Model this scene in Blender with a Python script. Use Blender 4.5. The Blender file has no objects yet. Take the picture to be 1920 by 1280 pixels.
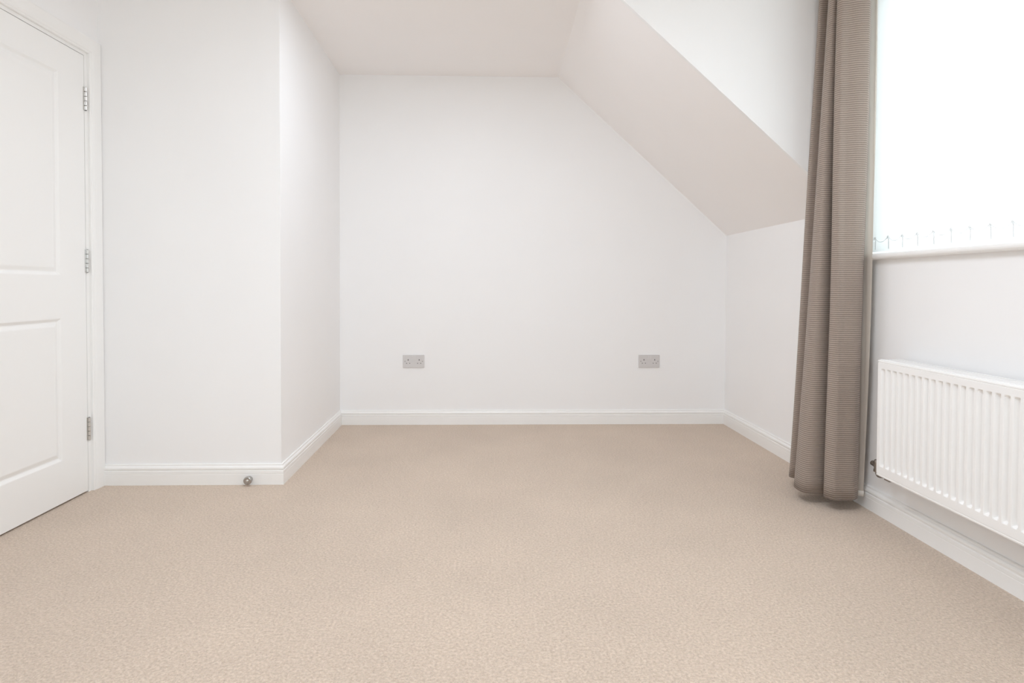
import bpy, bmesh, math, random
from mathutils import Vector, Matrix
random.seed(4)
SC = bpy.context.scene
COL = SC.collection

# ------------------------------------------------------------------ camera
F_PX, CX, CY = 1139.92, 949.71, 560.35
cam = bpy.data.cameras.new('camera')
cam.sensor_fit = 'HORIZONTAL'; cam.sensor_width = 36.0
cam.lens = F_PX * 36.0 / 1920.0
cam.shift_x = (960.0 - CX) / 1920.0
cam.shift_y = (CY - 640.0) / 1920.0
cam.clip_start = 0.02; cam.clip_end = 200
cam_o = bpy.data.objects.new('camera', cam); COL.objects.link(cam_o)
yaw, pitch, roll = -0.027695, 0.021328, 0.00338
fw = Vector((-math.sin(yaw)*math.cos(pitch), math.cos(yaw)*math.cos(pitch), -math.sin(pitch)))
rt = Vector((math.cos(yaw), math.sin(yaw), 0)); up = rt.cross(fw)
r2 = rt*math.cos(roll) + up*math.sin(roll); u2 = -rt*math.sin(roll) + up*math.cos(roll)
M = Matrix((r2, u2, -fw)).transposed().to_4x4()
M.translation = Vector((0, 0, 0.95082))
cam_o.matrix_world = M
SC.camera = cam_o

# ------------------------------------------------------------------ sky, daylight, exposure
SKY_STRENGTH = 4.8
GROUND = 0.85
EXPOSURE = 0.38
SC.view_settings.view_transform = 'Standard'
SC.view_settings.look = 'None'
SC.view_settings.exposure = EXPOSURE
SC.view_settings.gamma = 1.0
SC.view_settings.use_curve_mapping = False
SC.cycles.use_denoising = True
SC.cycles.max_bounces = 16
SC.cycles.diffuse_bounces = 12
SC.cycles.transparent_max_bounces = 16
SC.cycles.sample_clamp_indirect = 12.0

world = bpy.data.worlds.new('overcast_sky'); SC.world = world
world.use_nodes = True
nt = world.node_tree; nt.nodes.clear()
wo = nt.nodes.new('ShaderNodeOutputWorld'); bg = nt.nodes.new('ShaderNodeBackground')
tc = nt.nodes.new('ShaderNodeTexCoord'); sx = nt.nodes.new('ShaderNodeSeparateXYZ')
mr = nt.nodes.new('ShaderNodeMapRange'); mx = nt.nodes.new('ShaderNodeMix'); mx.data_type = 'RGBA'
mr.inputs['From Min'].default_value = -0.06; mr.inputs['From Max'].default_value = 0.06
nt.links.new(tc.outputs['Generated'], sx.inputs[0]); nt.links.new(sx.outputs['Z'], mr.inputs['Value'])
nt.links.new(mr.outputs[0], mx.inputs['Factor'])
mx.inputs[6].default_value = (GROUND*0.84, GROUND*0.93, GROUND*1.0, 1)
mx.inputs[7].default_value = (0.775, 0.89, 1.0, 1)
nt.links.new(mx.outputs[2], bg.inputs['Color']); bg.inputs['Strength'].default_value = SKY_STRENGTH
nt.links.new(bg.outputs[0], wo.inputs['Surface'])

def portal(name, loc, size, direction):
    """daylight portal in a window opening (guides sky sampling, adds no light)"""
    l = bpy.data.lights.new(name, 'AREA'); l.shape = 'RECTANGLE'
    l.size, l.size_y = size
    l.cycles.is_portal = True
    o = bpy.data.objects.new(name, l); COL.objects.link(o)
    o.location = loc
    o.rotation_euler = Vector(direction).to_track_quat('-Z', 'Y').to_euler()
    return o

# room numbers (metres; x right, y away from the camera, z up)
XL, XR = -1.8385, 1.6365
YF, YB, YN = 2.9247, 4.1693, -2.4
ZC, ZK = 2.3754, 1.3033
XS, XS_F = 0.4649, 0.440
YD = 2.7445
XAF, XAB = -0.9960, -1.0200
W1Y0, W1Y1, W1Z0, W1Z1 = 0.85, 2.725, 1.066, 2.325      # right window opening
W2X0, W2X1, W2Z0, W2Z1 = -1.25, 0.8, 0.75, 1.9         # window behind the camera
portal('window_portal', (XR+0.205, (W1Y0+W1Y1)/2, (W1Z0+W1Z1)/2), (W1Y1-W1Y0, W1Z1-W1Z0), (-1, 0, 0))
portal('window_portal', (0, YN-0.14, (W2Z0+W2Z1)/2), (W2X1-W2X0, W2Z1-W2Z0), (0, 1, 0))

# two added fill lamps at ceiling height, unseen and without any fitting
for (lx, ly, size, watts) in ((0.05, 1.2, 0.9, 20.0), (-0.15, 2.80, 0.5, 6.5)):
    cl = bpy.data.lights.new('ceiling_fill', 'AREA'); cl.shape = 'DISK'; cl.size = size
    cl.energy = watts; cl.color = (0.83, 0.905, 1.0)
    clo = bpy.data.objects.new('ceiling_fill', cl); COL.objects.link(clo); clo.location = (lx, ly, ZC-0.03)

# ------------------------------------------------------------------ materials
def nodes_of(name):
    m = bpy.data.materials.new(name); m.use_nodes = True
    n = m.node_tree
    return m, n, n.nodes['Principled BSDF']

def paint(name, col, rough=0.6, bump=0.0, scale=180.0, spec=0.5):
    m, n, b = nodes_of(name)
    b.inputs['Roughness'].default_value = rough
    b.inputs['Specular IOR Level'].default_value = spec
    t = n.nodes.new('ShaderNodeTexCoord')
    no = n.nodes.new('ShaderNodeTexNoise'); no.inputs['Scale'].default_value = 3.0; no.inputs['Detail'].default_value = 4
    n.links.new(t.outputs['Object'], no.inputs['Vector'])
    mi = n.nodes.new('ShaderNodeMix'); mi.data_type = 'RGBA'
    mi.inputs[6].default_value = (*[c*0.985 for c in col], 1); mi.inputs[7].default_value = (*[min(1, c*1.01) for c in col], 1)
    n.links.new(no.outputs['Fac'], mi.inputs['Factor']); n.links.new(mi.outputs[2], b.inputs['Base Color'])
    if bump:
        n2 = n.nodes.new('ShaderNodeTexNoise'); n2.inputs['Scale'].default_value = scale; n2.inputs['Detail'].default_value = 3
        n.links.new(t.outputs['Object'], n2.inputs['Vector'])
        bu = n.nodes.new('ShaderNodeBump'); bu.inputs['Strength'].default_value = bump; bu.inputs['Distance'].default_value = 0.002
        n.links.new(n2.outputs['Fac'], bu.inputs['Height']); n.links.new(bu.outputs[0], b.inputs['Normal'])
    return m

def metal(name, col, rough):
    m, n, b = nodes_of(name)
    b.inputs['Metallic'].default_value = 1.0
    b.inputs['Roughness'].default_value = rough
    t = n.nodes.new('ShaderNodeTexCoord')
    no = n.nodes.new('ShaderNodeTexNoise'); no.inputs['Scale'].default_value = 220
    n.links.new(t.outputs['Object'], no.inputs['Vector'])
    mi = n.nodes.new('ShaderNodeMix'); mi.data_type = 'RGBA'
    mi.inputs[6].default_value = (*[c*0.9 for c in col], 1); mi.inputs[7].default_value = (*col, 1)
    n.links.new(no.outputs['Fac'], mi.inputs['Factor']); n.links.new(mi.outputs[2], b.inputs['Base Color'])
    return m

M_WALL = paint('white_emulsion', (0.910, 0.907, 0.908), 0.75, 0.05, 260, 0.3)
M_CEIL = paint('ceiling_emulsion', (0.935, 0.915, 0.908), 0.8, 0.05, 260, 0.3)
M_GLOSS = paint('white_satin_woodwork', (0.90, 0.895, 0.882), 0.32)
M_RAD = paint('white_radiator_enamel', (0.91, 0.905, 0.895), 0.28)
M_UPVC = paint('white_upvc', (0.86, 0.87, 0.87), 0.3)
M_SOCK = paint('pale_grey_plastic', (0.66, 0.64, 0.635), 0.35)
M_SWITCH = paint('rocker_plastic', (0.70, 0.68, 0.675), 0.35)
M_HOLE_SHADE_PIN = paint('dark_hole_shade_and_hinge_pin', (0.10, 0.09, 0.09), 0.6)  # dark tone paints the shade of socket slots; also used for hinge pins
M_STEEL = metal('satin_steel', (0.74, 0.73, 0.71), 0.3)
M_STOP = metal('door_stop_steel', (0.50, 0.49, 0.475), 0.25)
M_SCREW = metal('socket_screw', (0.40, 0.38, 0.37), 0.4)
M_BRASS = metal('dull_chrome_valve', (0.34, 0.31, 0.28), 0.32)
M_CORD = paint('white_plastic_cord', (0.74, 0.74, 0.74), 0.4)

def carpet_material():
    m, n, b = nodes_of('beige_twist_carpet')
    b.inputs['Roughness'].default_value = 0.95
    b.inputs['Specular IOR Level'].default_value = 0.1
    b.inputs['Sheen Weight'].default_value = 0.25
    b.inputs['Sheen Roughness'].default_value = 0.6
    t = n.nodes.new('ShaderNodeTexCoord')
    a = n.nodes.new('ShaderNodeTexNoise'); a.inputs['Scale'].default_value = 125; a.inputs['Detail'].default_value = 4; a.inputs['Roughness'].default_value = 0.65
    v = n.nodes.new('ShaderNodeTexVoronoi'); v.inputs['Scale'].default_value = 185
    c = n.nodes.new('ShaderNodeTexNoise'); c.inputs['Scale'].default_value = 2.2; c.inputs['Detail'].default_value = 3
    dist = n.nodes.new('ShaderNodeTexNoise'); dist.inputs['Scale'].default_value = 60
    for q in (a, c, dist): n.links.new(t.outputs['Object'], q.inputs['Vector'])
    add = n.nodes.new('ShaderNodeVectorMath'); add.operation = 'MULTIPLY_ADD'
    n.links.new(dist.outputs['Color'], add.inputs[0]); add.inputs[1].default_value = (0.008, 0.008, 0.008)
    n.links.new(t.outputs['Object'], add.inputs[2]); n.links.new(add.outputs[0], v.inputs['Vector'])
    r = n.nodes.new('ShaderNodeValToRGB')
    r.color_ramp.elements[0].position = 0.28; r.color_ramp.elements[0].color = (0.50, 0.388, 0.297, 1)
    r.color_ramp.elements[1].position = 0.66; r.color_ramp.elements[1].color = (0.745, 0.61, 0.498, 1)
    n.links.new(a.outputs['Fac'], r.inputs['Fac'])
    mi = n.nodes.new('ShaderNodeMix'); mi.data_type = 'RGBA'; mi.blend_type = 'MULTIPLY'
    rr = n.nodes.new('ShaderNodeMapRange'); rr.inputs['From Min'].default_value = 0.3; rr.inputs['From Max'].default_value = 0.7
    rr.inputs['To Min'].default_value = 0.95; rr.inputs['To Max'].default_value = 1.03
    n.links.new(c.outputs['Fac'], rr.inputs['Value'])
    mi.inputs['Factor'].default_value = 1.0
    n.links.new(r.outputs['Color'], mi.inputs[6]); n.links.new(rr.outputs[0], mi.inputs[7])
    n.links.new(mi.outputs[2], b.inputs['Base Color'])
    s = n.nodes.new('ShaderNodeMath'); s.operation = 'SUBTRACT'
    n.links.new(a.outputs['Fac'], s.inputs[0]); n.links.new(v.outputs['Distance'], s.inputs[1])
    bu = n.nodes.new('ShaderNodeBump'); bu.inputs['Strength'].default_value = 0.8; bu.inputs['Distance'].default_value = 0.004
    n.links.new(s.outputs[0], bu.inputs['Height']); n.links.new(bu.outputs[0], b.inputs['Normal'])
    return m
M_CARPET = carpet_material()

def curtain_material(name, dark, light, trans, ribs=True):
    m, n, b = nodes_of(name)
    b.inputs['Roughness'].default_value = 0.85
    b.inputs['Specular IOR Level'].default_value = 0.25
    b.inputs['Sheen Weight'].default_value = 0.15
    t = n.nodes.new('ShaderNodeTexCoord')
    no = n.nodes.new('ShaderNodeTexNoise'); no.inputs['Scale'].default_value = 320; no.inputs['Detail'].default_value = 2
    n.links.new(t.outputs['Object'], no.inputs['Vector'])
    h = no.outputs['Fac']
    if ribs:
        w = n.nodes.new('ShaderNodeTexWave'); w.wave_type = 'BANDS'; w.bands_direction = 'Z'
        w.inputs['Scale'].default_value = 2*math.pi/(20*0.0088); w.inputs['Distortion'].default_value = 0.5
        w.inputs['Detail'].default_value = 1; w.inputs['Detail Scale'].default_value = 4
        n.links.new(t.outputs['Object'], w.inputs['Vector'])
        k = n.nodes.new('ShaderNodeMath'); k.operation = 'MULTIPLY_ADD'; k.inputs[1].default_value = 0.22
        n.links.new(no.outputs['Fac'], k.inputs[0])
        k2 = n.nodes.new('ShaderNodeMath'); k2.operation = 'MULTIPLY'; k2.inputs[1].default_value = 0.85
        n.links.new(w.outputs['Fac'], k2.inputs[0]); n.links.new(k2.outputs[0], k.inputs[2])
        h = k.outputs[0]
    mi = n.nodes.new('ShaderNodeMix'); mi.data_type = 'RGBA'
    mi.inputs[6].default_value = (*dark, 1); mi.inputs[7].default_value = (*light, 1)
    n.links.new(h, mi.inputs['Factor']); n.links.new(mi.outputs[2], b.inputs['Base Color'])
    bu = n.nodes.new('ShaderNodeBump'); bu.inputs['Strength'].default_value = 0.5 if ribs else 0.1; bu.inputs['Distance'].default_value = 0.002
    n.links.new(h, bu.inputs['Height']); n.links.new(bu.outputs[0], b.inputs['Normal'])
    if trans:
        tr = n.nodes.new('ShaderNodeBsdfTranslucent'); n.links.new(mi.outputs[2], tr.inputs['Color'])
        ms = n.nodes.new('ShaderNodeMixShader'); ms.inputs[0].default_value = trans
        n.links.new(b.outputs[0], ms.inputs[1]); n.links.new(tr.outputs[0], ms.inputs[2])
        n.links.new(ms.outputs[0], n.nodes['Material Output'].inputs['Surface'])
    return m
M_CURTAIN = curtain_material('taupe_ribbed_fabric', (0.205, 0.161, 0.131), (0.415, 0.345, 0.298), 0)
M_LINING = curtain_material('cream_lining', (0.70, 0.64, 0.575), (0.74, 0.68, 0.615), 0.45, False)
M_HEM = curtain_material('lining_hem_fabric', (0.80, 0.755, 0.69), (0.84, 0.795, 0.73), 0.15, False)
M_SLAT = curtain_material('white_blind_fabric', (0.85, 0.83, 0.80), (0.89, 0.87, 0.84), 0.23, False)

def glass_material():
    m, n, b = nodes_of('window_glass')
    tr = n.nodes.new('ShaderNodeBsdfTransparent'); tr.inputs['Color'].default_value = (0.96, 0.98, 0.97, 1)
    gl = n.nodes.new('ShaderNodeBsdfGlossy'); gl.inputs['Roughness'].default_value = 0.0
    fr = n.nodes.new('ShaderNodeFresnel'); fr.inputs['IOR'].default_value = 1.45
    ms = n.nodes.new('ShaderNodeMixShader')
    ge = n.nodes.new('ShaderNodeNewGeometry'); fo = n.nodes.new('ShaderNodeMath'); fo.operation = 'SUBTRACT'; fo.inputs[0].default_value = 1.0
    mu = n.nodes.new('ShaderNodeMath'); mu.operation = 'MULTIPLY'
    n.links.new(ge.outputs['Backfacing'], fo.inputs[1]); n.links.new(fo.outputs[0], mu.inputs[0]); n.links.new(fr.outputs[0], mu.inputs[1])
    n.links.new(mu.outputs[0], ms.inputs[0]); n.links.new(tr.outputs[0], ms.inputs[1]); n.links.new(gl.outputs[0], ms.inputs[2])
    n.links.new(ms.outputs[0], n.nodes['Material Output'].inputs['Surface'])
    n.nodes.remove(b)
    return m
M_GLASS = glass_material()

# ------------------------------------------------------------------ helpers
def link(name, me, mat, parent=None, smooth=False):
    if mat: me.materials.append(mat)
    if smooth:
        for p in me.polygons: p.use_smooth = True
    o = bpy.data.objects.new(name, me); COL.objects.link(o)
    if parent: o.parent = parent
    return o

def from_bm(name, bm, mat, parent=None, smooth=False, fix=True):
    if fix: bmesh.ops.recalc_face_normals(bm, faces=bm.faces)
    me = bpy.data.meshes.new(name); bm.to_mesh(me); bm.free()
    return link(name, me, mat, parent, smooth)

def box(bm, x0, x1, y0, y1, z0, z1, bev=0.0, seg=2):
    t = bmesh.new()
    bmesh.ops.create_cube(t, size=1.0)
    for v in t.verts:
        v.co = Vector((x0 + (v.co.x+.5)*(x1-x0), y0 + (v.co.y+.5)*(y1-y0), z0 + (v.co.z+.5)*(z1-z0)))
    if bev: bmesh.ops.bevel(t, geom=t.edges[:], offset=bev, segments=seg, affect='EDGES', profile=0.6)
    me = bpy.data.meshes.new('t'); t.to_mesh(me); t.free(); bm.from_mesh(me); bpy.data.meshes.remove(me)

def cyl(bm, a, b, r, n=16, r2=None):
    a, b = Vector(a), Vector(b); d = b - a
    t = bmesh.new()
    bmesh.ops.create_cone(t, cap_ends=True, segments=n, radius1=r, radius2=r if r2 is None else r2, depth=d.length)
    q = d.to_track_quat('Z', 'Y').to_matrix().to_4x4(); q.translation = (a+b)/2
    bmesh.ops.transform(t, matrix=q, verts=t.verts[:])
    me = bpy.data.meshes.new('t'); t.to_mesh(me); t.free(); bm.from_mesh(me); bpy.data.meshes.remove(me)

def lathe(bm, prof, origin, axis, n=28):
    """prof: list of (radius, height along axis)"""
    q = Vector(axis).to_track_quat('Z', 'Y').to_matrix()
    rows = []
    for r, h in prof:
        rows.append([bm.verts.new(Vector(origin) + q @ Vector((r*math.cos(2*math.pi*i/n), r*math.sin(2*math.pi*i/n), h))) for i in range(n)])
    for a, b in zip(rows, rows[1:]):
        for i in range(n): bm.faces.new((a[i], a[(i+1) % n], b[(i+1) % n], b[i]))
    bm.faces.new(rows[0][::-1]); bm.faces.new(rows[-1])

def sweep(bm, prof, frames):
    """prof (u,v) points closed polygon; frames: list of (origin, u_dir, v_dir)"""
    rings = [[bm.verts.new(Vector(o) + Vector(u)*p[0] + Vector(v)*p[1]) for p in prof] for o, u, v in frames]
    n = len(prof)
    for a, b in zip(rings, rings[1:]):
        for i in range(n): bm.faces.new((a[i], a[(i+1) % n], b[(i+1) % n], b[i]))
    bm.faces.new(rings[0][::-1]); bm.faces.new(rings[-1])

def prism(bm, poly, y0, y1):
    """poly in (x,z), extruded along y"""
    a = [bm.verts.new((x, y0, z)) for x, z in poly]; b = [bm.verts.new((x, y1, z)) for x, z in poly]
    n = len(poly)
    bm.faces.new(a); bm.faces.new(b[::-1])
    for i in range(n): bm.faces.new((a[i], a[(i+1) % n], b[(i+1) % n], b[i]))

def structure(o): o['kind'] = 'structure'; return o

def thing(name, label, cat, loc=(0, 0, 0), group=None):
    o = bpy.data.objects.new(name, None); COL.objects.link(o)
    o.location = loc; o.empty_display_size = 0.05
    o['label'] = label; o['category'] = cat; o['kind'] = 'thing'
    if group: o['group'] = group
    return o

# ------------------------------------------------------------------ room shell
T = 0.12
bm = bmesh.new(); box(bm, XL-0.9, XR+0.25, YN-0.2, YB+0.2, -0.1, 0.0)
structure(from_bm('floor', bm, M_CARPET))

bm = bmesh.new(); box(bm, XL-T, XR+0.2, YN-T, YB+T, ZC, ZC+0.1)
structure(from_bm('ceiling', bm, M_CEIL))

# sloped ceiling under the roof: underside runs from the flat ceiling to the low right wall
SY0 = YD + 0.02
bm = bmesh.new()
def slope_ring(y, xs):
    return [bm.verts.new(p) for p in ((xs, y, ZC), (XR, y, ZK), (XR+0.2, y, ZK), (XR+0.2, y, ZC))]
a = slope_ring(SY0, XS_F); b = slope_ring(YB, XS)
bm.faces.new(a); bm.faces.new(b[::-1])
for i in range(4): bm.faces.new((a[i], a[(i+1) % 4], b[(i+1) % 4], b[i]))
structure(from_bm('ceiling_slope', bm, M_CEIL))
# dormer cheek: vertical triangle of wall facing the camera
bm = bmesh.new(); prism(bm, ((XS_F, ZC), (XR, ZK), (XR+0.2, ZK), (XR+0.2, ZC)), YD, SY0)
structure(from_bm('wall_dormer', bm, M_WALL))

bm = bmesh.new(); box(bm, XL-T, XR+0.2, YB, YB+T, 0, ZC)
structure(from_bm('wall_back', bm, M_WALL))

# boxed-out wall left of the recess (front face and side face)
bm = bmesh.new()
pl = [(XL-T, YF), (XAF, YF), (XAB, YB), (XL-T, YB)]
lo = [bm.verts.new((x, y, 0)) for x, y in pl]; hi = [bm.verts.new((x, y, ZC)) for x, y in pl]
bm.faces.new(lo[::-1]); bm.faces.new(hi)
for i in range(4): bm.faces.new((lo[i], lo[(i+1) % 4], hi[(i+1) % 4], hi[i]))
structure(from_bm('wall_alcove', bm, M_WALL))

# left wall with the door opening
DY0, DY1, DZ1 = 2.060, 2.822, 1.985          # door leaf
OY0, OY1, OZ1 = DY0-0.030, DY1+0.030, DZ1+0.030
bm = bmesh.new()
box(bm, XL-T, XL, YN-T, OY0, 0, ZC); box(bm, XL-T, XL, OY1, YF, 0, ZC); box(bm, XL-T, XL, OY0, OY1, OZ1, ZC)
structure(from_bm('wall_left', bm, M_WALL))
# landing beyond the door
bm = bmesh.new()
box(bm, XL-0.85, XL-0.80, OY0-0.3, OY1+0.3, 0, ZC); box(bm, XL-0.80, XL-T, OY0-0.3, OY0-0.25, 0, ZC)
box(bm, XL-0.80, XL-T, OY1+0.25, OY1+0.3, 0, ZC); box(bm, XL-0.85, XL-T, OY0-0.3, OY1+0.3, ZC, ZC+0.05)
structure(from_bm('wall_landing', bm, M_WALL))

# right wall: low under the slope, full height in the dormer, with the window opening
bm = bmesh.new()
box(bm, XR, XR+0.2, YD, YB, 0, ZK)
box(bm, XR, XR+0.2, YN-T, YD, 0, W1Z0); box(bm, XR, XR+0.2, YN-T, YD, W1Z1, ZC)
box(bm, XR, XR+0.2, W1Y1, YD, W1Z0, W1Z1); box(bm, XR, XR+0.2, YN-T, W1Y0, W1Z0, W1Z1)
structure(from_bm('wall_right', bm, M_WALL))

bm = bmesh.new()
box(bm, XL-T, W2X0, YN-T, YN, 0, ZC); box(bm, W2X1, XR+0.2, YN-T, YN, 0, ZC)
box(bm, W2X0, W2X1, YN-T, YN, 0, W2Z0); box(bm, W2X0, W2X1, YN-T, YN, W2Z1, ZC)
structure(from_bm('wall_near', bm, M_WALL))

# ------------------------------------------------------------------ skirting boards
SK = [(0, 0), (0.015, 0), (0.015, 0.050), (0.0142, 0.0512), (0.0142, 0.0528), (0.015, 0.054), (0.015, 0.066), (0.0115, 0.0685),
      (0.0115, 0.0715), (0.0145, 0.074), (0.0150, 0.078), (0.0142, 0.083), (0.0115, 0.087), (0.0085, 0.0895), (0.0075, 0.0925),
      (0.0075, 0.0965), (0.006, 0.098), (0, 0.098)]
def skirting(name, pts, normals):
    bm = bmesh.new()
    sweep(bm, SK, [((x, y, 0), n, (0, 0, 1)) for (x, y), n in zip(pts, normals)])
    return structure(from_bm(name, bm, M_GLOSS))
ARCH_T = 0.018
skirting('baseboard_alcove', [(XL+0.004, YF), (XAF, YF), (XAB, YB)], [(0, -1, 0), (1, -1, 0), (1, -1, 0)])
skirting('baseboard_back', [(XAB, YB), (XR, YB)], [(1, -1, 0), (-1, -1, 0)])
skirting('baseboard_right', [(XR, YB), (XR, YN)], [(-1, -1, 0), (-1, 1, 0)])
skirting('baseboard_left', [(XL, YN), (XL, OY0-0.072)], [(1, 1, 0), (1, 0, 0)])

# ------------------------------------------------------------------ door frame and door
# lining: jambs, head and stop
bm = bmesh.new()
box(bm, XL-T, XL, DY1+0.003, OY1, 0, OZ1); box(bm, XL-T, XL, OY0, DY0-0.003, 0, OZ1); box(bm, XL-T, XL, DY0-0.003, DY1+0.003, DZ1+0.003, OZ1)
box(bm, XL-0.065, XL-0.042, DY1-0.012, DY1+0.003, 0, DZ1+0.003); box(bm, XL-0.065, XL-0.042, DY0-0.003, DY0+0.012, 0, DZ1+0.003)
box(bm, XL-0.065, XL-0.042, DY0, DY1, DZ1-0.012, DZ1+0.003)
frame = structure(from_bm('trim_1', bm, M_GLOSS))
# architrave profile: u away from the opening, v out of the wall; mitred sweep
AP = [(0, 0), (0, 0.010), (0.003, 0.0125), (0.008, 0.0125), (0.010, 0.0145), (0.020, 0.0175), (0.030, 0.0180), (0.062, 0.0180),
      (0.067, 0.0170), (0.0695, 0.0140), (0.0695, 0)]
ay0, ay1, az1 = DY0-0.024, DY1+0.024, DZ1+0.018
bm = bmesh.new()
sweep(bm, AP, [((XL, ay1, 0), (0, 1.09, 0), (1, 0, 0)), ((XL, ay1, az1), (0, 1.09, 1), (1, 0, 0)),
               ((XL, ay0, az1), (0, -1, 1), (1, 0, 0)), ((XL, ay0, 0), (0, -1, 0), (1, 0, 0))])
arch = from_bm('architrave', bm, M_GLOSS, frame)

# door leaf: slab with two moulded recessed panels
def door_leaf():
    bm = bmesh.new()
    th = 0.038
    sy = 0.163
    ys = (DY0, DY0+sy, DY1-sy, DY1); zs = (0.008, 0.190, 0.806, 0.990, 1.862, DZ1)
    def quad(y0, y1, z0, z1, d=0.0):
        bm.faces.new([bm.verts.new((XL+d, y, z)) for y, z in ((y0, z0), (y1, z0), (y1, z1), (y0, z1))])
    quad(ys[0], ys[1], zs[0], zs[5]); quad(ys[2], ys[3], zs[0], zs[5])
    for k in (0, 2, 4): quad(ys[1], ys[2], zs[k], zs[k+1])
    for z0, z1 in ((zs[1], zs[2]), (zs[3], zs[4])):
        prev = None
        for ins, d in ((0, 0), (0.003, -0.0008), (0.010, -0.0060), (0.014, -0.0085), (0.018, -0.0085), (0.022, -0.0070), (0.032, -0.0030), (0.036, -0.0022)):
            ring = [bm.verts.new((XL+d, y, z)) for y, z in ((ys[1]+ins, z0+ins), (ys[2]-ins, z0+ins), (ys[2]-ins, z1-ins), (ys[1]+ins, z1-ins))]
            if prev:
                for i in range(4): bm.faces.new((prev[i], prev[(i+1) % 4], ring[(i+1) % 4], ring[i]))
            prev = ring
        bm.faces.new(prev)
    # edges and back
    P = [(XL, ys[0], zs[0]), (XL, ys[3], zs[0]), (XL, ys[3], zs[5]), (XL, ys[0], zs[5])]
    f = [bm.verts.new(p) for p in P]; b = [bm.verts.new((p[0]-th, p[1], p[2])) for p in P]
    bm.faces.new(b[::-1])
    for i in range(4): bm.faces.new((f[i], b[i], b[(i+1) % 4], f[(i+1) % 4]))
    bmesh.ops.remove_doubles(bm, verts=bm.verts, dist=1e-5)
    return bm
door = structure(from_bm('door_1', door_leaf(), M_GLOSS))
door['label'] = 'white two-panel door closed in the left wall, hung on three steel hinges'
def hinge(zc):
    h = 0.104; y = DY1+0.0045; x = XL+0.0055
    bm = bmesh.new()
    box(bm, XL-0.030, XL+0.0015, DY1+0.0002, DY1+0.0028, zc-h/2, zc+h/2)
    box(bm, XL+0.0002, XL+0.0022, DY1-0.0065, DY1+0.0015, zc-h/2, zc+h/2)
    o = from_bm('hinge', bm, M_STEEL, door); o['label'] = 'satin steel butt hinge'
    for i in range(5):
        k = bmesh.new()
        z0 = zc-h/2 + i*h/5
        lathe(k, [(0.0056, 0.0006), (0.0068, 0.0016), (0.0068, h/5-0.0016), (0.0056, h/5-0.0006)], (x, y, z0), (0, 0, 1), 16)
        from_bm('knuckle', k, M_STEEL, o, False)
    k = bmesh.new(); lathe(k, [(0.0035, -0.001), (0.0035, h+0.001)], (x, y, zc-h/2), (0, 0, 1), 10)
    from_bm('pin', k, M_HOLE_SHADE_PIN, o)
for z in (1.792, 1.058, 0.291): hinge(z)

# ------------------------------------------------------------------ right window (window_1) with sill
def window(name, rect_fn, openings, label):
    """rect_fn(u0,u1,z0,z1,d0,d1) -> box extents"""
win1 = bpy.data.objects.new('window_1', None); COL.objects.link(win1); structure(win1)
WX0, WX1 = XR+0.13, XR+0.192
def frame_bars(bars, mat, parent, name, bev=0.004):
    bm = bmesh.new()
    for b_ in bars: box(bm, *b_, bev)
    return from_bm(name, bm, mat, parent)
frame_bars([(WX0, WX1, W1Y0, W1Y0+0.06, W1Z0+0.028, W1Z1), (WX0, WX1, W1Y1-0.03, W1Y1, W1Z0+0.028, W1Z1),
            (WX0, WX1, W1Y0+0.06, W1Y1-0.03, W1Z0+0.028, W1Z0+0.052), (WX0, WX1, W1Y0+0.06, W1Y1-0.03, W1Z1-0.06, W1Z1)], M_UPVC, win1, 'window_frame')
ym = (W1Y0+W1Y1)/2
frame_bars([(WX0, WX1, ym-0.035, ym+0.035, W1Z0+0.052, W1Z1-0.06)], M_UPVC, win1, 'mullion')
for y0, y1 in ((W1Y0+0.055, ym-0.03), (ym+0.03, W1Y1-0.025)):
    bm = bmesh.new(); box(bm, XR+0.158, XR+0.164, y0, y1, W1Z0+0.048, W1Z1-0.055)
    from_bm('pane', bm, M_GLASS, win1)
# window board with a rounded nose
def sill_profile(x_front, x_back, z0, z1):
    r = (z1-z0)/2; pr = [(x_back, z0), (x_back, z1)]
    for i in range(9):
        a = math.pi/2 + math.pi*i/8
        pr.append((x_front + r + r*math.cos(a)*1.0, (z0+z1)/2 + r*math.sin(a)))
    return pr
bm = bmesh.new(); prism(bm, sill_profile(1.604, XR+0.13, 1.066, 1.0935), W1Y0+0.001, W1Y1-0.001)
# horns of the nose past the opening
prism(bm, sill_profile(1.604, XR, 1.066, 1.0935), W1Y0-0.04, W1Y0+0.002); prism(bm, sill_profile(1.604, XR, 1.066, 1.0935), W1Y1-0.002, W1Y1+0.015)
from_bm('window_sill', bm, M_GLOSS, win1)

# window behind the camera
win2 = bpy.data.objects.new('window_2', None); COL.objects.link(win2); structure(win2)
WY0, WY1 = YN-0.115, YN-0.055
frame_bars([(W2X0, W2X0+0.06, WY0, WY1, W2Z0, W2Z1), (W2X1-0.06, W2X1, WY0, WY1, W2Z0, W2Z1),
            (W2X0+0.06, W2X1-0.06, WY0, WY1, W2Z0, W2Z0+0.06), (W2X0+0.06, W2X1-0.06, WY0, WY1, W2Z1-0.06, W2Z1)], M_UPVC, win2, 'window_frame')
frame_bars([(x-0.03, x+0.03, WY0, WY1, W2Z0+0.06, W2Z1-0.06) for x in (-0.42, 0.42)], M_UPVC, win2, 'mullion')
for x0, x1 in ((W2X0+0.055, -0.445), (-0.395, 0.395), (0.445, W2X1-0.055)):
    bm = bmesh.new(); box(bm, x0, x1, YN-0.088, YN-0.082, W2Z0+0.055, W2Z1-0.055)
    from_bm('pane', bm, M_GLASS, win2)

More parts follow.
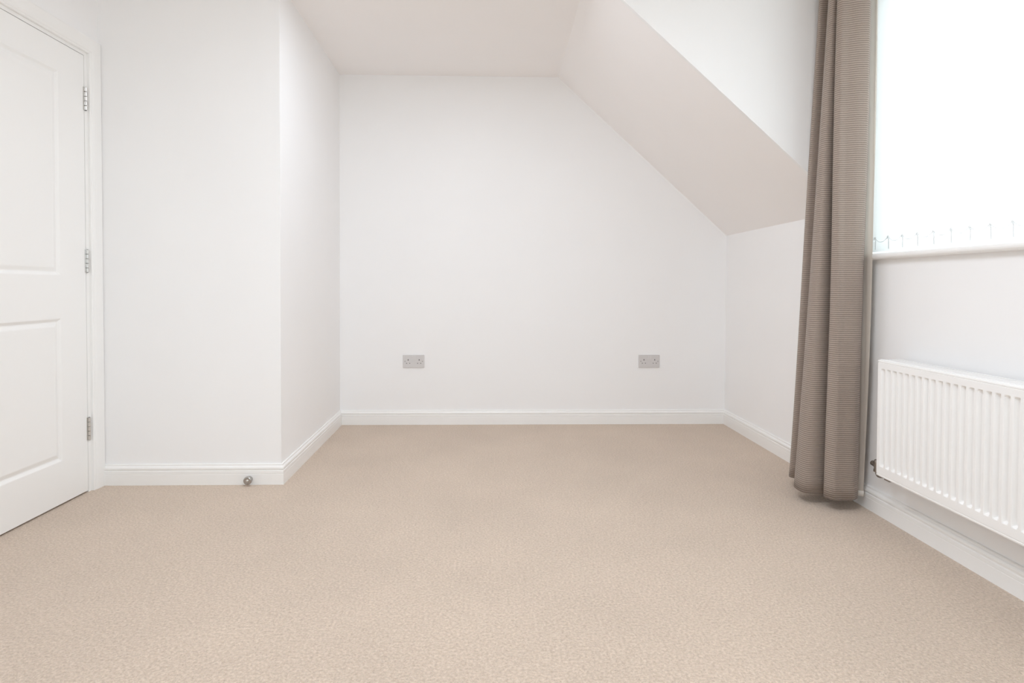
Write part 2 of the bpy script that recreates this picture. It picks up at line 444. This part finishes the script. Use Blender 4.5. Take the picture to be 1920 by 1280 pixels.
# ------------------------------------------------------------------ vertical blind
BX = XR + 0.10
PITCH = 0.0900; JOINT0 = 2.690
SLAT_TOP, SLAT_BOT = W1Z1-0.055, 1.108
CHAIN_Z = 1.171
blind = thing('vertical_blind', 'white vertical blind with closed translucent slats across the bright window', 'blind', (BX, W1Y1-0.02, SLAT_BOT))
def part_at(name, bm, mat, parent, origin, smooth=False):
    """geometry given in world metres; parent has a pure translation"""
    o = from_bm(name, bm, mat, parent, smooth)
    o.matrix_parent_inverse = Matrix.Translation(-Vector(origin))
    return o
BORG = blind.location.copy()
bm = bmesh.new(); box(bm, BX-0.022, BX+0.022, W1Y0+0.01, W1Y1-0.01, W1Z1-0.045, W1Z1-0.002, 0.004)
part_at('headrail', bm, M_UPVC, blind, BORG)
bm = bmesh.new(); box(bm, BX-0.015, BX+0.015, W1Y0+0.012, W1Y1-0.012, W1Z1-0.050, W1Z1-0.0452, 0.001)
part_at('louvre_track', bm, M_UPVC, blind, BORG)

def slat_mesh():
    # local: z down from 0, width along y, slight bow; rotated a few degrees about z
    bm = bmesh.new(); W = 0.0906; n = 8; L = SLAT_TOP - SLAT_BOT
    ang = math.radians(-2)
    rows = []
    for z in [0, -0.01] + [-L*i/6 for i in range(1, 6)] + [-(L-0.0495)]:
        row = []
        for i in range(n+1):
            s = -W/2 + W*i/n
            bow = 0.0022*(1-(2*s/W)**2)
            row.append(bm.verts.new((s*math.sin(ang) - bow, s*math.cos(ang), z)))
        rows.append(row)
    for a, b in zip(rows, rows[1:]):
        for i in range(n): bm.faces.new((a[i], a[i+1], b[i+1], b[i]))
    me = bpy.data.meshes.new('slat'); bm.to_mesh(me); bm.free()
    for p in me.polygons: p.use_smooth = True
    me.materials.append(M_SLAT); return me
def weight_mesh():
    bm = bmesh.new(); L = SLAT_TOP - SLAT_BOT; ang = math.radians(-2); W = 0.0938
    rows = []
    for z in (-L+0.0490, -L+0.0470, -L+0.0455, -L+0.003, -L):
        rows.append([bm.verts.new((s*math.sin(ang) - (0.0012 if -L+0.001 < z < -L+0.046 else 0.0004) - 0.0008*(1-(2*s/W)**2), s*math.cos(ang), z)) for s in [-W/2 + W*i/6 for i in range(7)]])
    for a, b in zip(rows, rows[1:]):
        for i in range(6): bm.faces.new((a[i], a[i+1], b[i+1], b[i]))
    me = bpy.data.meshes.new('slat_weight'); bm.to_mesh(me); bm.free(); me.materials.append(M_SLAT); return me
def chain_mesh():
    bm = bmesh.new(); z0 = CHAIN_Z - SLAT_TOP
    pts = []
    n = 12
    for i in range(n+1):
        s = -0.044 + 0.088*i/n
        sag = 0.020*(1-(2*s/0.088)**2)
        pts.append(Vector((-0.0075, s, z0 - sag)))
    for a, b in zip(pts, pts[1:]): cyl(bm, a, b, 0.0011, 6)
    for p in pts: 
        bmesh.ops.create_icosphere(bm, subdivisions=1, radius=0.0017, matrix=Matrix.Translation(p))
    # hook clip
    bmesh.ops.create_icosphere(bm, subdivisions=2, radius=0.0044, matrix=Matrix.Translation((-0.0075, 0.044, z0)))
    box(bm, -0.010, -0.004, 0.0425, 0.0455, z0-0.010, z0+0.002)
    box(bm, -0.0055, -0.0035, 0.0428, 0.0462, z0-0.052, z0-0.004)
    me = bpy.data.meshes.new('bead_chain'); bm.to_mesh(me); bm.free(); me.materials.append(M_CORD); return me
def hanger_mesh():
    bm = bmesh.new()
    cyl(bm, (0, 0, -0.004), (0, 0, 0.010), 0.003, 8); box(bm, -0.003, 0.003, -0.014, 0.014, -0.012, -0.002, 0.001, 1)
    me = bpy.data.meshes.new('hanger'); bm.to_mesh(me); bm.free(); me.materials.append(M_CORD); return me
sm, wm, cm, hm = slat_mesh(), weight_mesh(), chain_mesh(), hanger_mesh()
yc = JOINT0 + PITCH/2
ny = []
while yc > W1Y0+0.06: ny.append(yc); yc -= PITCH
for y in ny:
    s = bpy.data.objects.new('slat', sm); COL.objects.link(s); s.parent = blind
    s.location = Vector((BX, y, SLAT_TOP)) - BORG
    for nm, me in (('slat_weight', wm), ('bead_chain', cm), ('hanger', hm)):
        c = bpy.data.objects.new(nm, me); COL.objects.link(c); c.parent = s

# ------------------------------------------------------------------ curtain
def catmull(P, per=9):
    out = []
    P = [Vector(p) for p in P]
    for i in range(len(P)-1):
        p0 = P[max(i-1, 0)]; p1 = P[i]; p2 = P[i+1]; p3 = P[min(i+2, len(P)-1)]
        for k in range(per):
            t = k/per
            # centripetal-ish: plain Catmull-Rom with tension
            m1 = (p2-p0)*0.42; m2 = (p3-p1)*0.42
            t2, t3 = t*t, t*t*t
            out.append(p1*(2*t3-3*t2+1) + m1*(t3-2*t2+t) + p2*(-2*t3+3*t2) + m2*(t3-t2))
    out.append(P[-1]); return out
CZ0, CZ1 = 0.050, 2.315
bot = [(1.590, 2.930), (1.520, 2.915), (1.450, 2.872), (1.430, 2.820), (1.520, 2.770), (1.455, 2.735), (1.385, 2.705), (1.372, 2.645), (1.384, 2.606), (1.420, 2.597),
       (1.490, 2.600), (1.592, 2.592), (1.500, 2.587), (1.440, 2.560), (1.456, 2.514), (1.492, 2.514), (1.538, 2.512), (1.572, 2.538), (1.590, 2.566)]
top = [(1.590, 2.735), (1.520, 2.728), (1.474, 2.705), (1.458, 2.662), (1.520, 2.662), (1.500, 2.620), (1.464, 2.604), (1.452, 2.580), (1.456, 2.560), (1.472, 2.560),
       (1.515, 2.586), (1.585, 2.590), (1.510, 2.560), (1.452, 2.526), (1.454, 2.500), (1.478, 2.492), (1.512, 2.474), (1.548, 2.469), (1.575, 2.500)]
def sheet(b, t, z0, z1, nz, per, flare=1.0, wav=0.0, early=0):
    bm = bmesh.new()
    B, Tp = catmull([(*p, 0) for p in b], per), catmull([(*p, 0) for p in t], per)
    rows = []
    for j in range(nz+1):
        f = j/nz; z = z0 + (z1-z0)*f
        w = 1-(1-f)**early if early else f**flare
        row = []
        for i, (p, q) in enumerate(zip(B, Tp)):
            c = p*(1-w) + q*w
            s = i/len(B)
            dx = wav*math.sin(f*5.1 + s*17)*math.sin(f*math.pi); dy = wav*math.sin(f*6.7 + s*11 + 1)*math.sin(f*math.pi)
            row.append(bm.verts.new((c.x+dx, c.y+dy, z)))
        rows.append(row)
    for a, c in zip(rows, rows[1:]):
        for i in range(len(a)-1): bm.faces.new((a[i], a[i+1], c[i+1], c[i]))
    return bm
CORG = Vector((1.52, 2.66, 0.05))
curtain = thing('curtain', 'taupe ribbed full-length curtain gathered in folds left of the window', 'curtain', CORG)
fab = part_at('curtain_fabric', sheet(bot, top, CZ0, CZ1, 40, 9, 0.92, 0.003), M_CURTAIN, curtain, CORG, True)
md = fab.modifiers.new('thickness', 'SOLIDIFY'); md.thickness = 0.003; md.offset = 0
lb = [(1.580, 2.575), (1.586, 2.556), (1.594, 2.549), (1.604, 2.545), (1.611, 2.575)]
lt = [(1.588, 2.575), (1.592, 2.548), (1.598, 2.526), (1.604, 2.506), (1.612, 2.514)]
lin = part_at('curtain_lining', sheet(lb, lt, 0.078, CZ1, 32, 6, 1.0, 0.002, 3), M_LINING, curtain, CORG, True)
lin['label'] = 'pale cream lining turned out along the window edge'
hemb = sheet(lb, [(a[0], a[1]-0.0005) for a in lb], 0.055, 0.0785, 2, 6)
hem = part_at('lining_hem', hemb, M_HEM, curtain, CORG, True)
md = hem.modifiers.new('thickness', 'SOLIDIFY'); md.thickness = 0.003; md.offset = 0
# track above (just out of the picture)
bm = bmesh.new(); box(bm, 1.505, 1.535, 1.0, 2.742, 2.335, 2.350, 0.003)
for y in (1.2, 1.7, 2.2, 2.65): box(bm, 1.515, XR, y-0.012, y+0.012, 2.3505, 2.366, 0.002)
trk = from_bm('curtain_track', bm, M_UPVC); trk['label'] = 'white curtain track fixed to the wall above the window'; trk['category'] = 'curtain track'
for i in range(9):
    y = 2.50 + i*0.027
    bm = bmesh.new(); box(bm, 1.516, 1.524, y-0.002, y+0.002, 2.300, 2.337)
    part_at('heading_hook', bm, M_UPVC, curtain, CORG)

# ------------------------------------------------------------------ radiator
RX = 1.525; RY0, RY1 = 1.141, 2.343; RZ0, RZ1 = 0.209, 0.6685
RORG = Vector((1.58, (RY0+RY1)/2, RZ0))
rad = thing('radiator', 'white ribbed panel radiator mounted on the wall below the window', 'radiator', RORG)
def rad_front():
    """pressed panel: vertical flutes between a flat border"""
    bm = bmesh.new()
    P = 0.0333; n = int((RY1-RY0-0.04)//P)
    D = 0.0125
    z0, z1 = RZ0+0.042, RZ1-0.0335
    y_first = 2.309
    # cross-section samples along y (offset, depth factor)
    cs = []
    for k in range(n+1):
        c = y_first - k*P
        if c - 0.016 < RY0+0.012: break
        cs += [(c+0.0125, 0), (c+0.0110, 0.08), (c+0.0056, 0.92), (c+0.0040, 1), (c-0.0040, 1), (c-0.0056, 0.92), (c-0.0110, 0.08), (c-0.0125, 0)]
    cs = [(RY1-0.004, 0)] + cs + [(RY0+0.004, 0)]
    zr = [(RZ0+0.006, 0), (RZ0+0.0095, 0), (RZ0+0.0105, -1), (RZ0+0.0125, -1), (RZ0+0.0135, 0), (z0, 0), (z0+0.003, 0.25), (z0+0.008, 0.9), (z0+0.011, 1), (z1-0.011, 1), (z1-0.006, 0.9), (z1-0.002, 0.2), (z1, 0), (RZ1-0.0125, 0), (RZ1-0.0115, -1), (RZ1-0.0100, -1), (RZ1-0.0090, 0), (RZ1-0.006, 0)]
    rows = [[bm.verts.new((RX + (0.0016 if a < 0 else D*a*d), y, z)) for y, d in cs] for z, a in zr]
    for a, b in zip(rows, rows[1:]):
        for i in range(len(a)-1): bm.faces.new((a[i], a[i+1], b[i+1], b[i]))
    # rounded rim folding back
    def rim(r):
        for (dx, g) in ((0.0012, 0.0028), (0.004, 0.004), (0.012, 0.004)):
            pass
    loop = [(RY1-0.004, RZ0+0.006), (RY0+0.004, RZ0+0.006), (RY0+0.004, RZ1-0.006), (RY1-0.004, RZ1-0.006)]
    prev = [bm.verts.new((RX, y, z)) for y, z in loop]
    for dx, g in ((0.0010, 0.0024), (0.0040, 0.0038), (0.0120, 0.0040)):
        ring = [bm.verts.new((RX+dx, y + (g if i in (0, 3) else -g), z + (-g if i < 2 else g))) for i, (y, z) in enumerate(loop)]
        for i in range(4): bm.faces.new((prev[i], prev[(i+1) % 4], ring[(i+1) % 4], ring[i]))
        prev = ring
    bm.faces.new(prev)
    return bm
part_at('front_panel', rad_front(), M_RAD, rad, RORG)
# body: back panel, side covers, top grille
bm = bmesh.new(); box(bm, 1.600, 1.612, RY0+0.01, RY1-0.01, RZ0+0.005, RZ1-0.012, 0.003)
part_at('back_panel', bm, M_RAD, rad, RORG)
for y0, y1 in ((RY0, RY0+0.0015), (RY1-0.0015, RY1)):
    bm = bmesh.new(); box(bm, RX+0.010, 1.610, y0, y1, RZ0+0.008, RZ1-0.001, 0.0005, 1)
    part_at('side_cover', bm, M_RAD, rad, RORG)
bm = bmesh.new()
box(bm, RX+0.0095, RX+0.0135, RY0+0.001, RY1-0.001, RZ1-0.010, RZ1+0.0008, 0.001, 1)
box(bm, 1.606, 1.610, RY0+0.001, RY1-0.001, RZ1-0.010, RZ1+0.0008, 0.001, 1)
for i in range(6):
    x = RX+0.0205 + i*0.0130
    box(bm, x-0.0030, x+0.0030, RY0+0.001, RY1-0.001, RZ1-0.0045, RZ1-0.0015, 0.0008, 1)
k = 0
y = RY0+0.02
while y < RY1-0.01:
    box(bm, RX+0.012, 1.607, y-0.003, y+0.003, RZ1-0.006, RZ1-0.0035); y += 0.04
part_at('top_grille', bm, M_RAD, rad, RORG)
bm = bmesh.new()
n = 46
pts = [(1.548 + (0.030 if i % 4 in (1, 2) else 0), RY0+0.03 + (RY1-RY0-0.06)*i/(4*n)) for i in range(4*n+1)]
a = [bm.verts.new((x, y, RZ0+0.05)) for x, y in pts]; b = [bm.verts.new((x, y, RZ1-0.06)) for x, y in pts]
for i in range(len(pts)-1): bm.faces.new((a[i], a[i+1], b[i+1], b[i]))
part_at('convector_fins', bm, M_RAD, rad, RORG)
for y in (RY1-0.25, RY0+0.25):
    bm = bmesh.new(); box(bm, 1.611, XR-0.0005, y-0.014, y+0.014, RZ0+0.03, RZ1-0.08, 0.002)
    part_at('wall_bracket', bm, M_RAD, rad, RORG)
bm = bmesh.new(); box(bm, 1.538, 1.600, RY1-0.062, RY1-0.030, RZ0-0.008, RZ0+0.006, 0.002)
br = part_at('bottom_bracket', bm, M_BRASS, rad, RORG)
# lockshield valve at the far lower corner
bm = bmesh.new()
vx, vy, vz = 1.575, 2.412, 0.226
cyl(bm, (vx, RY1-0.001, vz), (vx, vy-0.012, vz), 0.0085, 14)           # tail into the radiator
cyl(bm, (vx, vy-0.046, vz), (vx, vy-0.022, vz), 0.0145, 6)             # union nut
cyl(bm, (vx, vy, vz-0.016), (vx, vy, vz+0.012), 0.0115, 16)            # body
cyl(bm, (vx, vy, vz), (vx, vy+0.030, vz+0.004), 0.0105, 14)
cyl(bm, (vx, vy, vz-0.024), (vx, vy, vz-0.014), 0.0130, 6)             # compression nut
val = part_at('lockshield_valve', bm, M_BRASS, rad, RORG); val['label'] = 'dull metal valve at the lower left corner'
bm = bmesh.new(); lathe(bm, [(0.0115, 0), (0.0120, 0.003), (0.0105, 0.012), (0.0085, 0.014)], (vx, vy, vz+0.011), (0, 0, 1), 18)
c = from_bm('valve_cap', bm, M_BRASS, val, True); 
bm = bmesh.new()
cyl(bm, (vx, vy, vz-0.030), (vx, vy, vz-0.020), 0.0065, 12)
prev = Vector((vx, vy, vz-0.028))
for i in range(1, 7):
    a_ = math.pi/2*i/6
    q = Vector((vx + 0.016*(1-math.cos(a_)), vy, vz-0.028-0.016*math.sin(a_))); cyl(bm, prev, q, 0.0065, 12); prev = q
cyl(bm, prev, (XR-0.0005, vy, prev.z), 0.0065, 12)
pp = from_bm('pipe', bm, M_BRASS, val)

# ------------------------------------------------------------------ double sockets on the back wall
def socket(xc, zc, label):
    w, h = 0.1460, 0.0880
    t = thing('double_socket', label, 'socket', (xc, YB, zc), 'wall sockets on the back wall')
    def P(name, bm, mat, par=None):
        return from_bm(name, bm, mat, par or t)
    bm = bmesh.new(); box(bm, -w/2, w/2, -0.009, 0.0, -h/2, h/2, 0.0035, 3)
    P('faceplate', bm, M_SOCK)
    for sx in (-0.0055, 0.0085):
        bm = bmesh.new()
        pr = [(-0.0085, 0.0105), (-0.0125, 0.0095), (-0.0100, -0.0105), (-0.0085, -0.0105)]
        a = [bm.verts.new((sx-0.0052, y, 0.028+z)) for y, z in pr]; b = [bm.verts.new((sx+0.0052, y, 0.028+z)) for y, z in pr]
        bm.faces.new(a); bm.faces.new(b[::-1])
        for i in range(4): bm.faces.new((a[i], a[(i+1) % 4], b[(i+1) % 4], b[i]))
        P('rocker_switch', bm, M_SWITCH)
    bm = bmesh.new(); box(bm, -0.0125, 0.0155, -0.0094, -0.0088, 0.0135, 0.0155); P('switch_base_strip', bm, M_SWITCH)  # thin raised strip of rocker plastic below the switches
    for ex in (-0.0365, 0.0385):
        for nm, x0, z0, hw, hh in (('earth_slot_shade', ex, 0.0095, 0.0028, 0.0048), ('pin_slot_shade', ex-0.0105, -0.0135, 0.0034, 0.0021), ('pin_slot_shade', ex+0.0105, -0.0135, 0.0034, 0.0021)):
            bm = bmesh.new(); box(bm, x0-hw, x0+hw, -0.0093, -0.0085, z0-hh, z0+hh); P(nm, bm, M_HOLE_SHADE_PIN)  # solid dark blocks painted as the shade inside open slots
    for x in (-0.0580, 0.0600):
        bm = bmesh.new(); lathe(bm, [(0.0034, 0), (0.0034, 0.0010), (0.0026, 0.0014)], (x, -0.0085, 0.0), (0, -1, 0), 14); P('screw', bm, M_SCREW)
socket((-0.596-0.442)/2, 0.4345, 'pale grey double socket on the back wall, left one near the recess corner')
socket((1.026+1.179)/2, 0.4350, 'pale grey double socket on the back wall, right one below the sloping ceiling')

# ------------------------------------------------------------------ door stop on the skirting
ds = thing('door_stop', 'small round satin steel door stop fixed to the skirting board', 'door stop', (-1.141, YF-0.015, 0.0275))
bm = bmesh.new(); lathe(bm, [(0.0150, -0.0005), (0.0150, 0.003), (0.0125, 0.006), (0.0125, 0.014), (0.0175, 0.017), (0.0192, 0.020), (0.0192, 0.026), (0.0178, 0.0285), (0.0140, 0.0295), (0.0120, 0.0290)], (0, 0, 0), (0, -1, 0), 32)
from_bm('body', bm, M_STOP, ds, True)
bm = bmesh.new(); lathe(bm, [(0.0070, 0.0285), (0.0070, 0.0300), (0.0040, 0.0312)], (0, 0, 0), (0, -1, 0), 20)
from_bm('screw_head', bm, M_STEEL, ds, True)
